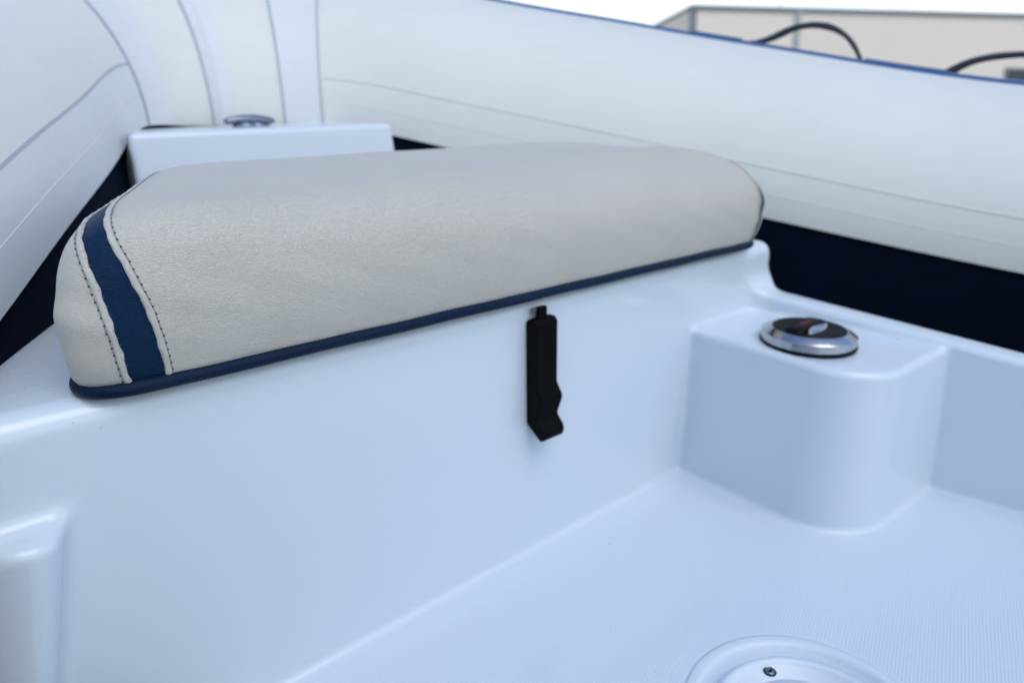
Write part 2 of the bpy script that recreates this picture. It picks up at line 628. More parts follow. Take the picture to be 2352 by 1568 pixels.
def liner(p):
    S, F, z = p[:, 0], p[:, 1], p[:, 2]
    floor = z - FLOOR
    outer = (S - side_in(F) - 0.032) / 1.02
    block = smax(smax(wall_F(z) - F, z - DECK, 0.016), outer - 0.012, 0.016)
    sidew = smax(smax((side_in(F) - 0.05 * (z - FLOOR - 0.15) - S) / 1.02, z - rim_z(F), 0.009), outer, 0.010)
    dl = (0.592 + (z - LOCK) * 0.05 - S)
    df = (0.199 + (z - LOCK) * 0.04 + 0.03 * (0.74 - S) - F)
    # the corner between the locker's two faces is a wide round
    u, v = 0.062 + dl, 0.062 + df
    face = np.where((u > 0) & (v > 0), np.hypot(np.maximum(u, 0), np.maximum(v, 0)), np.maximum(u, v)) - 0.062
    lock = smax(smax(face, z - (LOCK - 0.004 + 0.03 * (F - 0.2)), 0.008), S - side_in(F) - 0.02, 0.004)
    # the side pod at the port end of the bulkhead
    dpf = (0.362 + (z + 0.2) * 0.10 + 1.5 * np.clip(0.026 - S, 0, 0.2) ** 1.4 - F)
    pod = smax(smax(dpf, S - 0.025 - (z + 0.206) * 0.22, 0.032), z + 0.205 + 0.04 * (F - 0.37), 0.009)
    d = smin(block, sidew, 0.026)
    d = smin(d, pod, 0.012)
    d = smin(d, lock, 0.006)
    d = smin(d, floor, 0.007)
    # the recess that the round hatch lies in
    rr = np.hypot(S - HATCH[0], F - HATCH[1])
    d = smax(d, -(np.maximum(rr - 0.0775, -(z - (FLOOR - 0.014)))), 0.004)
    return d


xs = np.concatenate((np.linspace(-0.36, -0.07, 8)[:-1], np.arange(-0.07, 0.8151, 0.0032)))
ys = np.concatenate((np.linspace(-0.95, -0.10, 18)[:-1], np.arange(-0.10, 0.4251, 0.0032), np.linspace(0.4255, 0.985, 20)[1:]))
zs = np.concatenate(([-0.44, -0.42], np.arange(-0.408, -0.1349, 0.0032)))
v_, f_, n_ = surface_net(liner, xs, ys, zs)
liner_o = part('deck_liner', arrays_mesh(v_, f_), M['gelcoat'], boat, normals=n_)

# --- the inflatable tube
CTRL = [  # lower visible edge (S, F, z), radius
    (1.02, -1.5, -0.28, 0.205), (1.01, -0.8, -0.25, 0.205), (0.985, -0.2, -0.21, 0.205), (0.95, 0.193, -0.184, 0.206), (0.837, 0.47, -0.139, 0.219),
    (0.72, 0.645, -0.098, 0.222), (0.584, 0.798, -0.058, 0.220), (0.510, 0.876, -0.036, 0.218), (0.4556, 0.922, -0.026, 0.216), (0.395, 0.947, -0.026, 0.214),
    (0.32, 0.955, -0.026, 0.213), (0.268, 0.950, -0.025, 0.212), (0.232, 0.925, -0.0215, 0.211), (0.200, 0.868, -0.032, 0.208), (0.150, 0.760, -0.060, 0.206),
    (0.083, 0.617, -0.0915, 0.203), (0.0246, 0.497, -0.1226, 0.20), (-0.045, 0.34, -0.152, 0.2), (-0.10, 0.12, -0.18, 0.2), (-0.13, -0.3, -0.21, 0.2), (-0.14, -1.5, -0.27, 0.2)]


def catmull(P, step):
    P = np.asarray(P, float)
    P = np.vstack((2 * P[0] - P[1], P, 2 * P[-1] - P[-2]))
    out = []
    for i in range(1, len(P) - 2):
        p0, p1, p2, p3 = P[i - 1:i + 3]
        t0 = 0.0
        t1 = t0 + np.linalg.norm(p1 - p0) ** 0.5
        t2 = t1 + np.linalg.norm(p2 - p1) ** 0.5
        t3 = t2 + np.linalg.norm(p3 - p2) ** 0.5
        nseg = max(3, int(np.linalg.norm(p2 - p1) / step))
        for t in np.linspace(t1, t2, nseg, endpoint=False):
            a1 = (t1 - t) / (t1 - t0) * p0 + (t - t0) / (t1 - t0) * p1
            a2 = (t2 - t) / (t2 - t1) * p1 + (t - t1) / (t2 - t1) * p2
            a3 = (t3 - t) / (t3 - t2) * p2 + (t - t2) / (t3 - t2) * p3
            b1 = (t2 - t) / (t2 - t0) * a1 + (t - t0) / (t2 - t0) * a2
            b2 = (t3 - t) / (t3 - t1) * a2 + (t - t1) / (t3 - t1) * a3
            out.append((t2 - t) / (t2 - t1) * b1 + (t - t1) / (t2 - t1) * b2)
    out.append(P[-2])
    return np.asarray(out)


raw = catmull(CTRL, 0.01)
for _ in range(10):                                   # ease the joints
    raw[1:-1] = raw[1:-1] * 0.5 + (raw[:-2] + raw[2:]) * 0.25
arc = np.concatenate(([0], np.cumsum(np.linalg.norm(np.diff(raw[:, :3], axis=0), axis=1))))
NS = 420
sl = np.linspace(0, arc[-1], NS)
PATH = np.stack([np.interp(sl, arc, raw[:, i]) for i in range(4)], -1)
tan = np.gradient(PATH[:, :2], axis=0)
for _ in range(6):
    tan[1:-1] = tan[1:-1] * 0.5 + (tan[:-2] + tan[2:]) * 0.25
tan /= np.linalg.norm(tan, axis=1)[:, None]
OUT = np.stack((tan[:, 1], -tan[:, 0]), -1)           # away from the cockpit


def tube_pt(s, th, off=0.0):
    """point of the tube at path fraction index s (float), angle th in degrees above its inner waist"""
    i = min(max(s, 0), NS - 1.001)
    k = int(i)
    w = i - k
    P = PATH[k] * (1 - w) + PATH[k + 1] * w
    o = OUT[k] * (1 - w) + OUT[k + 1] * w
    o = o / np.hypot(*o)
    r = P[3]
    a = R(th)
    return (P[0] + o[0] * (r - (r + off) * math.cos(a)), P[1] + o[1] * (r - (r + off) * math.cos(a)), P[2] + (r + off) * math.sin(a))


def s_at(px, th, lo, hi):
    """path index where the tube at angle th falls on picture column px"""
    best, bs = 1e9, lo
    for s in np.linspace(lo, hi, 1500):
        q = boat_px(tube_pt(s, th))
        if q[2] > 0.05 and abs(q[0] - px) < best:
            best, bs = abs(q[0] - px), s
    return float(bs)


iF = int(np.argmax(PATH[:, 1]))                        # bow-most station
rows = [[tube_pt(s, th) for th in np.linspace(0.5, 262, 92)] for s in range(NS)]
tube = part('inflatable_tube', Mesh().grid(rows), M['tube'], boat)


def band(name, s0, s1, th0, th1, off, mat, ns=None, nt=24, parent=None, thick=None, ridge=None):
    """a strip of fabric lying on the tube, proud of it by off, its edges turned down onto the tube"""
    ns = ns or max(3, int(abs(s1 - s0) * 1.5))
    rr = []
    ths = [th0] + list(np.linspace(th0, th1, nt)) + [th1]
    sss = [s0] + list(np.linspace(s0, s1, ns)) + [s1]
    for i, s in enumerate(sss):
        e1 = i in (0, len(sss) - 1)
        row = []
        for j, t in enumerate(ths):
            e2 = j in (0, len(ths) - 1)
            o_ = -0.002 if (e1 or e2) else off
            if ridge and not (e1 or e2):
                w = (s - s0) / (s1 - s0)
                o_ = off + ridge * math.exp(-((w - 0.72) / 0.13) ** 2)
            row.append(tube_pt(s, t, o_))
        rr.append(row)
    return part(name, Mesh().grid(rr), mat, parent or tube, auto=25)


sA = s_at(342, 0, iF - 40, iF + 60)
sA2 = s_at(402, 0, iF - 40, iF + 60)
sB = s_at(494, 0, iF - 60, iF + 60)
sB2 = s_at(545, 0, iF - 60, iF + 60)
sCc = s_at(656, 0, iF - 80, iF + 40)
sD = s_at(741, 0, iF - 80, iF + 40)
pitch_s = arc[-1] / (NS - 1)
gl = 0.0026 / pitch_s
for a_, b_, o_ in ((sA, sA2, 0.0016), (sCc, sD, 0.0012)):
    band('seam_tape', min(a_, b_), max(a_, b_), 0.5, 150, o_, M['tube_tape'], nt=60)
band('seam_tape', min(sB, sB2), max(sB, sB2), 0.5, 150, 0.0012, M['tube_tape'], ns=16, nt=60, ridge=0.0035)
for s_, w_ in ((sA, 1.3), (sB, 1.1), (sCc, 1.0), (sD, 0.8)):
    band('glue_line', s_ - gl * w_ * 0.5, s_ + gl * w_ * 0.5, 0.5, 150, 0.0022, M['glue'], ns=3, nt=60)
# two overlapping strips along the lower inside of the tubes
band('lap_strip', 0, sD - 0.3, 0.5, 17.0, 0.0005, M['tube'], nt=6)
band('lap_strip', 0, sD - 0.3, 0.5, 8.0, 0.0010, M['tube'], nt=5)
band('lap_strip', sA + 0.3, NS - 1, 0.5, 19.0, 0.0006, M['tube_tape'], nt=6)
band('lap_strip', sA + 0.3, NS - 1, 0.5, 9.0, 0.0012, M['tube_tape'], nt=5)
for a_, b_, t_, dt, mm in ((0, sD - 0.3, 17.0, 0.28, 'glue_faint'), (0, sD - 0.3, 8.0, 0.5, 'glue_faint'), (sA + 0.3, NS - 1, 19.0, 0.5, 'glue'), (sA + 0.3, NS - 1, 9.0, 0.5, 'glue_faint')):
    band('glue_line', a_, b_, t_ - 0.1, t_ + dt, 0.0011, M[mm], nt=3)
# blue rubbing strake along the crown of the tube, and the pads that the grab lines are glued under
strake = band('rubbing_strake', 0, NS - 1, 82.5, 126, 0.0045, M['blue_rubber'], nt=14, parent=boat)


def crown_depth(px):
    s = s_at(px, 86, 20, iF)
    return s, boat_px(tube_pt(s, 86))[2]


for x0, x1 in ((1590, 1705), (1985, 2175)):
    a_, b_ = crown_depth(x0)[0], crown_depth(x1)[0]
    band('grab_line_pad', min(a_, b_), max(a_, b_), 84.5, 118, 0.0068, M['blue_rubber'], nt=12, parent=boat)


def strap(pts, tilt):
    """flat webbing grab line through picture columns; tilt gives the roll of the webbing along it"""
    P = []
    for (px, py) in pts:
        d = crown_depth(min(max(px, 1300), 2345))[1] + 0.075
        P.append(boat_at(px, py, d))
    Q = catmull([tuple(p) for p in P], 0.008)
    rows = []
    n = len(Q)
    for i in range(n):
        t = Vector(Q[min(i + 1, n - 1)] - Q[max(i - 1, 0)]).normalized()
        s, = [i / (n - 1)]
        ang = R(np.interp(s, [a for a, _ in tilt], [b for _, b in tilt]))
        k = Vector((0, 0, 1)).cross(t).normalized()
        u = t.cross(k)
        wdir = k * math.cos(ang) + u * math.sin(ang)
        ndir = t.cross(wdir)
        c = Vector(Q[i])
        hw, ht = 0.0150, 0.0018
        rows.append([c + wdir * hw + ndir * ht, c - wdir * hw + ndir * ht, c - wdir * hw - ndir * ht, c + wdir * hw - ndir * ht])
    return Mesh().grid(rows, close_v=True)


part('grab_line', strap([(1640, 106), (1690, 101), (1740, 98), (1778, 86), (1822, 66), (1868, 58), (1915, 66), (1950, 90), (1968, 118), (1982, 150), (1990, 170)],
                        [(0, 10), (0.4, 14), (0.6, 18), (0.8, -12), (1, -25)]), M['strap'], boat, smooth=False)
part('grab_line', strap([(2120, 196), (2165, 176), (2195, 158), (2235, 141), (2290, 130), (2352, 125), (2420, 124), (2480, 140), (2520, 180), (2540, 215)],
                        [(0, 8), (0.4, 14), (1, 0)]), M['strap'], boat, smooth=False)

# --- navy inner side below the tubes
rows = []
for s in range(NS):
    P, o = PATH[s], OUT[s]
    lean = 0.10
    col = [(P[0] + o[0] * 0.012, P[1] + o[1] * 0.012, P[2] + 0.004)]
    for dz in (0.0, -0.02, -0.06, -0.12, -0.2, -0.3, -0.42):
        d_ = 0.004 + dz * lean
        col.append((P[0] + o[0] * d_, P[1] + o[1] * d_, P[2] + dz))
    rows.append(col)
part('inner_side_panel', Mesh().grid(rows), M['navy_skirt'], boat)
# lower hull that the boat rests on, out of sight below the tubes
hm = Mesh()
rows = []
for F, hw, zk, zc in ((-1.5, 0.55, -0.52, -0.42), (-0.6, 0.55, -0.54, -0.40), (0.2, 0.50, -0.53, -0.36), (0.7, 0.36, -0.47, -0.30), (1.0, 0.16, -0.36, -0.22), (1.12, 0.03, -0.24, -0.15)):
    rows.append([(0.42 - hw, F, zc), (0.42 - hw * 0.5, F, (zc + zk) / 2), (0.42, F, zk), (0.42 + hw * 0.5, F, (zc + zk) / 2), (0.42 + hw, F, zc)])
hull = part('hull_bottom', hm.grid(rows), M['navy_skirt'], boat)

# --- white raised step in the bow, with its cleat
zl, zr = -0.0258, -0.0210
st = Mesh()
xl0, xl1, xr0, xr1, yf, yb = 0.1765, 0.1795, 0.5000, 0.4905, 0.800, 0.936
st.add([(xl0, yf - 0.008, DECK - 0.02), (xr0 + 0.004, yf - 0.008, DECK - 0.02), (xr0 + 0.004, yb, DECK - 0.02), (xl0, yb, DECK - 0.02),
        (xl1, yf, zl), (xr1, yf, zr), (xr1 - 0.03, yb, zr), (xl1 + 0.035, yb, zl)],
       [(0, 3, 2, 1), (4, 5, 6, 7), (0, 1, 5, 4), (1, 2, 6, 5), (2, 3, 7, 6), (3, 0, 4, 7)])
part('bow_step', st, M['gelcoat_plain'], boat, bevel=0.007, seg=4, label='white moulded step in the bow behind the cushion')
cb = Mesh()
cl = [(-0.031, 0, 0.0060, 0.0026), (-0.027, 0, 0.0062, 0.0040), (-0.016, 0, 0.0072, 0.0052), (-0.006, 0, 0.0080, 0.0058), (0.006, 0, 0.0080, 0.0058), (0.016, 0, 0.0072, 0.0052), (0.027, 0, 0.0062, 0.0040), (0.031, 0, 0.0060, 0.0026)]
cc = Vector((0.334, 0.874, (zl + zr) / 2))
dirc = Vector((math.cos(R(2)), math.sin(R(2)), 0))
cb.tube([cc + dirc * a + Vector((0, 0, h)) for a, _, h, _ in cl], [r for *_, r in cl], 14)
cb.lathe([(0.0, -0.001), (0.015, -0.001), (0.015, 0.002), (0.0095, 0.0040), (0.0085, 0.006), (0, 0.008)], 24, tuple(cc - dirc * 0.006))
cb.lathe([(0.0, -0.001), (0.015, -0.001), (0.015, 0.002), (0.0095, 0.0040), (0.0085, 0.006), (0, 0.008)], 24, tuple(cc + dirc * 0.008))
part('mooring_cleat', cb, M['satin'], boat, label='small satin steel cleat on the bow step')

# --- fuel filler cap on the corner locker
cx, cy = 0.6470, 0.2935
cap_c = (cx, cy, LOCK - 0.0012)
cap = part('fuel_cap', Mesh().lathe([(0.0440, 0.0028), (0.0447, 0.0034), (0.0447, 0.0112), (0.0440, 0.0120), (0.0355, 0.0160), (0.0345, 0.0158)], 96, cap_c,
                                    rfun=lambda a: 1.0 - 0.012 * max(0.0, math.cos(8 * a)) ** 40), M['chrome'], boat, auto=25, label='polished round fuel filler cap with its dark reflection painted as a black face')
part('gasket', Mesh().lathe([(0.0, 0.0), (0.0455, 0.0), (0.0459, 0.0016), (0.0455, 0.0034), (0.043, 0.0034)], 72, cap_c), M['black_gloss'], cap)
part('cap_face', Mesh().lathe([(0.0352, 0.0152), (0.0340, 0.0156), (0.028, 0.0160), (0.015, 0.0162), (0.0, 0.0162)], 72, cap_c), M['black_gloss'], cap)  # flat black painted in for the dark reflection in the polished dish
hdl = Mesh()
a0 = R(0)                                             # the grip runs across the cap
ud, vd = Vector((math.cos(a0), math.sin(a0), 0)), Vector((-math.sin(a0), math.cos(a0), 0))
rows = []
for i in range(17):
    w = -1 + 2 * i / 16
    hh = 0.0045 * math.sqrt(max(0.0, 1 - abs(w) ** 3.0)) + 0.0004
    ww = 0.0088 * math.sqrt(max(0.0, 1 - abs(w) ** 6)) + 0.0008
    c = Vector(cap_c) + ud * (w * 0.031) + vd * 0.004
    rows.append([c - vd * ww * 1.15 + Vector((0, 0, 0.0157)), c - vd * ww * 0.95 + Vector((0, 0, 0.0157 + hh * 0.9)), c - vd * ww * 0.5 + Vector((0, 0, 0.0157 + hh)),
                 c + vd * ww * 0.5 + Vector((0, 0, 0.0157 + hh)), c + vd * ww * 0.95 + Vector((0, 0, 0.0157 + hh * 0.9)), c + vd * ww * 1.15 + Vector((0, 0, 0.0157))])
hdl.grid(rows)
part('grip', hdl, M['black_gloss'], cap)
crs = Mesh()
rows = []
for i in range(13):                                     # bright crescent at the near foot of the grip
    w = -1 + 2 * i / 12
    c = Vector(cap_c) + ud * (w * 0.019 - 0.004) - vd * (0.0060 + 0.004 * w * w)
    tt = 0.0042 * (1 - w * w) + 0.0005
    rows.append([c + Vector((0, 0, 0.0196)), c - vd * tt + Vector((0, 0, 0.0178)), c - vd * tt * 1.6 + Vector((0, 0, 0.0162))])
part('grip_trim', crs.grid(rows), M['chrome'], cap)
red = Mesh()
for i in range(5):
    c = Vector(cap_c) + ud * (-0.010 + 0.0052 * i) + vd * 0.004
    q = [c + ud * a + vd * b + Vector((0, 0, h)) for h in (0.0199, 0.0207) for a, b in ((-0.0019, -0.0035), (0.0019, -0.0035), (0.0019, 0.0035), (-0.0019, 0.0035))]
    red.add(q, [(0, 3, 2, 1), (4, 5, 6, 7), (0, 1, 5, 4), (1, 2, 6, 5), (2, 3, 7, 6), (3, 0, 4, 7)])
part('red_lettering', red, M['red_print'], cap, smooth=False)

# --- a few specks of grit on the floor, the bulkhead and the locker top
gr = Mesh()
for px, py, r, pl in ((1400, 1248, 0.0011, 'floor'), (1404, 1445, 0.0006, 'floor'), (872, 1545, 0.0005, 'floor'), (2062, 777, 0.0010, 'lock'), (1560, 1335, 0.0005, 'floor'), (232, 982, 0.0004, 'wall'), (167, 971, 0.0003, 'wall'), (431, 1048, 0.0003, 'wall'), (1865, 1480, 0.0006, 'floor')):
    d0 = boat_at(px, py, 1.0)
    if pl == 'wall':
        c = d0 * ((0.394 - 0.02 * DECK) / (d0.y - 0.02 * d0.z))
        e1, e2, en = Vector((1, 0, 0)), Vector((0, 0, 1)), Vector((0, -1, 0))
    else:
        c = d0 * ((FLOOR if pl == 'floor' else LOCK - 0.0012) / d0.z)
        e1, e2, en = Vector((1, 0, 0)), Vector((0, 1, 0)), Vector((0, 0, 1))
    n6 = [c + e1 * (r * math.cos(t)) + e2 * (r * 0.8 * math.sin(t)) - en * 0.0001 for t in np.linspace(0, 2 * math.pi, 7, endpoint=False)]
    gr.add(n6 + [c + en * r * 0.5], [(i, (i + 1) % 7, 7) for i in range(7)])
part('grit', gr, new_mat('grey_grit', (0.12, 0.13, 0.15), 0.8)[0], boat, kind='stuff')

# --- round inspection hatch in the floor
hc = (HATCH[0], HATCH[1], FLOOR)
hprof = [(0.0, -0.004), (0.0415, -0.004), (0.0420, -0.0046), (0.0424, -0.0048), (0.0428, -0.0044), (0.0434, -0.0036), (0.0515, -0.0032), (0.0525, -0.0010), (0.0545, 0.0006), (0.0570, 0.0004),
         (0.0590, -0.0030), (0.0600, -0.0075), (0.0625, -0.0090), (0.0655, -0.0078), (0.0675, -0.0016), (0.0690, 0.0006), (0.0710, 0.0011), (0.0745, 0.0009), (0.0765, 0.0003), (0.0772, -0.004)]
hat = part('inspection_hatch', Mesh().lathe([(r * 1.1, z * 1.1) for r, z in hprof], 128, hc), M['hatch'], boat, label='round white inspection hatch set in the floor')
for k in range(6):
    a_ = math.atan2(0.0471 * math.cos(A) + 0.009 * math.sin(A), -0.009 * math.cos(A) + 0.0471 * math.sin(A)) + k * math.pi / 3
    sc = (hc[0] + 0.0528 * math.cos(a_), hc[1] + 0.0528 * math.sin(a_), FLOOR - 0.0034)
    sm = Mesh().lathe([(0.0034, -0.001), (0.0034, 0.0006), (0.0026, 0.0013), (0.0010, 0.0014), (0.0009, 0.0002), (0, 0.0002)], 20, sc)
    part('screw', sm, M['satin'], hat)
    part('screw_recess', Mesh().box((sc[0] - 0.0016, sc[1] - 0.0005, sc[2] + 0.001), (sc[0] + 0.0016, sc[1] + 0.0005, sc[2] + 0.0018)), M['black_gloss'], bpy.data.objects[hat.name], smooth=False)
    sk = Mesh().lathe([(0.0046, 0.0), (0.0046, 0.0003), (0.0036, 0.0003)], 20, sc)
    part('screw_rim', sk, M['black_gloss'], hat)

# --- rubber hold-down latch under the cushion
LS = 0.3690
slope = math.atan(0.02)


def latch_pt(s, down, out):
    down = down * 1.17
    z = -0.163 - down * math.cos(slope) + out * math.sin(slope)
    zz = -0.163 - down * math.cos(slope)
    return (LS + s, float(wall_F(zz)) - out * math.cos(slope), z)


prof = [(0.003, 0.0), (0.000, 0.003), (0.000, 0.010), (0.003, 0.0130), (0.049, 0.0128), (0.0570, 0.0190), (0.0595, 0.0196), (0.0720, 0.0142), (0.0740, 0.0140), (0.0800, 0.0205), (0.0840, 0.0222),
        (0.0885, 0.0205), (0.0900, 0.0170), (0.0800, 0.0), (0.04, 0.0)]
lm = Mesh()
hw = 0.0125
lm.add([latch_pt(-hw, d, o) for d, o in prof] + [latch_pt(hw, d, o) for d, o in prof],
       [tuple(range(len(prof))), tuple(reversed(range(len(prof), 2 * len(prof))))] + [(i, (i + 1) % len(prof), len(prof) + (i + 1) % len(prof), len(prof) + i) for i in range(len(prof))])
latch = part('rubber_latch', lm, M['rubber'], boat, bevel=0.0016, seg=3, label='black rubber hold-down latch below the cushion')
tm = Mesh()
tp = [latch_pt(s, d, o) for o in (0.004, 0.009) for s, d in ((-0.0052, 0.002), (0.0040, 0.002), (0.0040, -0.008), (-0.0052, -0.008))]
tm.add(tp, [(0, 1, 2, 3), (7, 6, 5, 4), (0, 4, 5, 1), (1, 5, 6, 2), (2, 6, 7, 3), (3, 7, 4, 0)])
part('latch_tongue', tm, M['rubber'], latch, bevel=0.001)
tm = Mesh()
tp = [latch_pt(s, d, o) for o in (0.002, 0.0065) for s, d in ((-0.0085, -0.0048), (0.0060, -0.0048), (0.0060, -0.0070), (-0.0085, -0.0070))]
tm.add(tp, [(0, 1, 2, 3), (7, 6, 5, 4), (0, 4, 5, 1), (1, 5, 6, 2), (2, 6, 7, 3), (3, 7, 4, 0)])
part('latch_plate', tm, M['satin'], latch, bevel=0.0008)

# ------------------------------------------------------------------ the seat cushion
ZB, ZT = DECK + 0.004, DECK + 0.108
FB = 0.388                                         # foot of the front face
KL, KR = 0.45, 0.40


def plan_d(S, F, left_in=0.0):
    front = FB - F
    left = left_in + (0.038 + KL * (F - 0.40) - S) / math.hypot(1, KL)
    right = (S - (0.699 - KR * (F - 0.40))) / math.hypot(1, KR)
    back = F - 0.640
    d = smax(front, left, 0.045)
    d = smax(d, right, 0.030)
    return smax(d, back, 0.05)


def cushion(p):
    S, F, z = p[:, 0], p[:, 1], p[:, 2]
    h = np.clip((z - ZB) / (ZT - ZB), -0.1, 1.2)
    hp = np.maximum(h, 0)
    inset = 0.011 * hp ** 2.4 - 0.030 * h * (1 - h)
    d = plan_d(S, F, 0.013 * hp ** 2.0 + 0.012 * h * (1 - h)) + inset
    # hand-sewn unevenness, stronger near the ends
    w = np.exp(-np.minimum(np.abs(S - 0.05), np.abs(S - 0.70)) / 0.05)
    d = d + (0.0003 + 0.0004 * w) * (np.sin(S * 95 + 3 * np.sin(z * 60)) * np.sin(z * 88 + F * 40 + 1.0))
    top = z - (ZT - 0.011 + 0.007 * np.clip((F - 0.42) / 0.12, 0, 1) * np.clip((0.66 - F) / 0.1, 0, 1)
               + 0.0065 * np.exp(-((F - 0.43) / 0.035) ** 2) * np.clip((S - 0.32) / 0.22, 0, 1)
               + 0.0012 * np.sin(S * 31 + 2 * np.sin(F * 20)) * np.sin(F * 27))
    kk = 0.022 + 0.040 * np.clip((S - 0.08) / 0.40, 0, 1)
    d = smax(d, top - 0.25 * (kk - 0.018) * 0.5, kk)
    return smax(d, ZB - z, 0.006)


cush = Thing('seat_cushion', 'beige vinyl seat cushion with navy stripes at both ends and navy bottom piping', 'cushion', (0.38, 0.51, DECK), BOAT)
cv, cf, cn = surface_net(cushion, np.arange(0.0, 0.76, 0.0034), np.arange(0.35, 0.67, 0.0034), np.arange(DECK - 0.012, DECK + 0.13, 0.0034))

# seams are planes that lean with the ends; left end first
def seam_plane(S0, k, lean):
    """through (S0, 0.40, foot) ; S grows by k per metre forward and by lean per metre up"""
    n = Vector((1, -k, -lean)).normalized()
    return Vector((S0, 0.40, ZB)), n


seams = [seam_plane(0.0730, KL, -0.19), seam_plane(0.0914, KL, -0.25), seam_plane(0.6760, -KR, 0.02), seam_plane(0.6890, -KR, 0.01)]
bm = bmesh.new()
bv = [bm.verts.new(p) for p in cv]
for q in cf:
    try:
        bm.faces.new([bv[i] for i in q])
    except ValueError:
        pass
BOW = [0.0055, 0.0075, 0.0, 0.0]                     # how far each seam bows out between foot and shoulder


def bow(p, k):
    h = np.clip((p[..., 2] - ZB) / (ZT - 0.012 - ZB), 0, 1)
    return BOW[k] * np.sin(math.pi * h)


for k, (co, no) in enumerate(seams):
    if BOW[k]:
        for v in bm.verts:
            v.co.x -= float(bow(np.array(v.co), k))
    bmesh.ops.bisect_plane(bm, geom=bm.verts[:] + bm.edges[:] + bm.faces[:], plane_co=co, plane_no=no, dist=1e-6)
    if BOW[k]:
        for v in bm.verts:
            v.co.x += float(bow(np.array(v.co), k))
names = [('end_panel', 'beige', 0), ('stripe_panel', 'navy', 1), ('main_panel', 'beige', 2), ('stripe_panel', 'navy', 3), ('end_panel', 'beige', 4)]
bm.verts.ensure_lookup_table()
VP = np.array([v.co[:] for v in bm.verts])
side_of = []
for f in bm.faces:
    c = f.calc_center_median()
    cnt_ = 0
    for k, (co, no) in enumerate(seams):
        cw = Vector((c.x - float(bow(np.array(c), k)), c.y, c.z))
        cnt_ += (cw - co).dot(no) > 0
    side_of.append(cnt_)
allf = [tuple(v.index for v in f.verts) for f in bm.faces]
for i, v in enumerate(bm.verts):
    v.index = i
bm.verts.index_update()
allf = [tuple(v.index for v in f.verts) for f in bm.faces]
bm.free()
for nm, mt, k in names:
    sel = [f for f, s in zip(allf, side_of) if s == k]
    used = sorted({i for f in sel for i in f})
    remap = {o: n for n, o in enumerate(used)}
    pm = Mesh()
    V = VP[used]
    g_ = gradient(cushion, V)
    g_ /= np.linalg.norm(g_, axis=1)[:, None]
    if mt == 'navy':
        V = V - g_ * 0.0006                           # the stripe lies a little below its neighbours
    pm.v = V.tolist()
    pm.f = [tuple(remap[i] for i in f) for f in sel]
    part(nm, pm, M[mt], cush, normals=g_)


def seam_curve(plane, k, j, step=0.0006):
    """outline of the cushion in a seam plane, from the front foot over the top to the back"""
    co, no = plane
    e1 = Vector((k, 1, 0)).normalized()
    e2 = no.cross(e1).normalized()
    if e2.z < 0:
        e2 = -e2
    cen = co + e1 * 0.115 + e2 * 0.03
    angs = np.linspace(R(197), R(-12), 700)           # from the front foot round the top
    dirs = np.array([list(-(-e1 * math.cos(a)) + e2 * math.sin(a)) for a in angs])
    lo, hi = np.zeros(len(angs)), np.full(len(angs), 0.3)
    c = np.array(cen)
    for _ in range(40):
        mid = (lo + hi) / 2
        q = c + dirs * mid[:, None]
        q[:, 0] += bow(q, j)
        ins = cushion(q) < 0
        lo, hi = np.where(ins, mid, lo), np.where(ins, hi, mid)
    P = c + dirs * lo[:, None]
    P[:, 0] += bow(P, j)
    keep = P[:, 2] > ZB + 0.001
    P = P[keep]
    L = np.concatenate(([0], np.cumsum(np.linalg.norm(np.diff(P, axis=0), axis=1))))
    n = int(L[-1] / step)
    l = np.linspace(0, L[-1], n)
    P = np.stack([np.interp(l, L, P[:, i]) for i in range(3)], -1)
    g = gradient(cushion, P)
    g /= np.linalg.norm(g, axis=1)[:, None]
    t = np.gradient(P, axis=0)
    t /= np.linalg.norm(t, axis=1)[:, None]
    s = np.cross(g, t)
    s *= np.sign((s @ np.array(no)))[:, None]          # towards +S
    return l, P, g, s


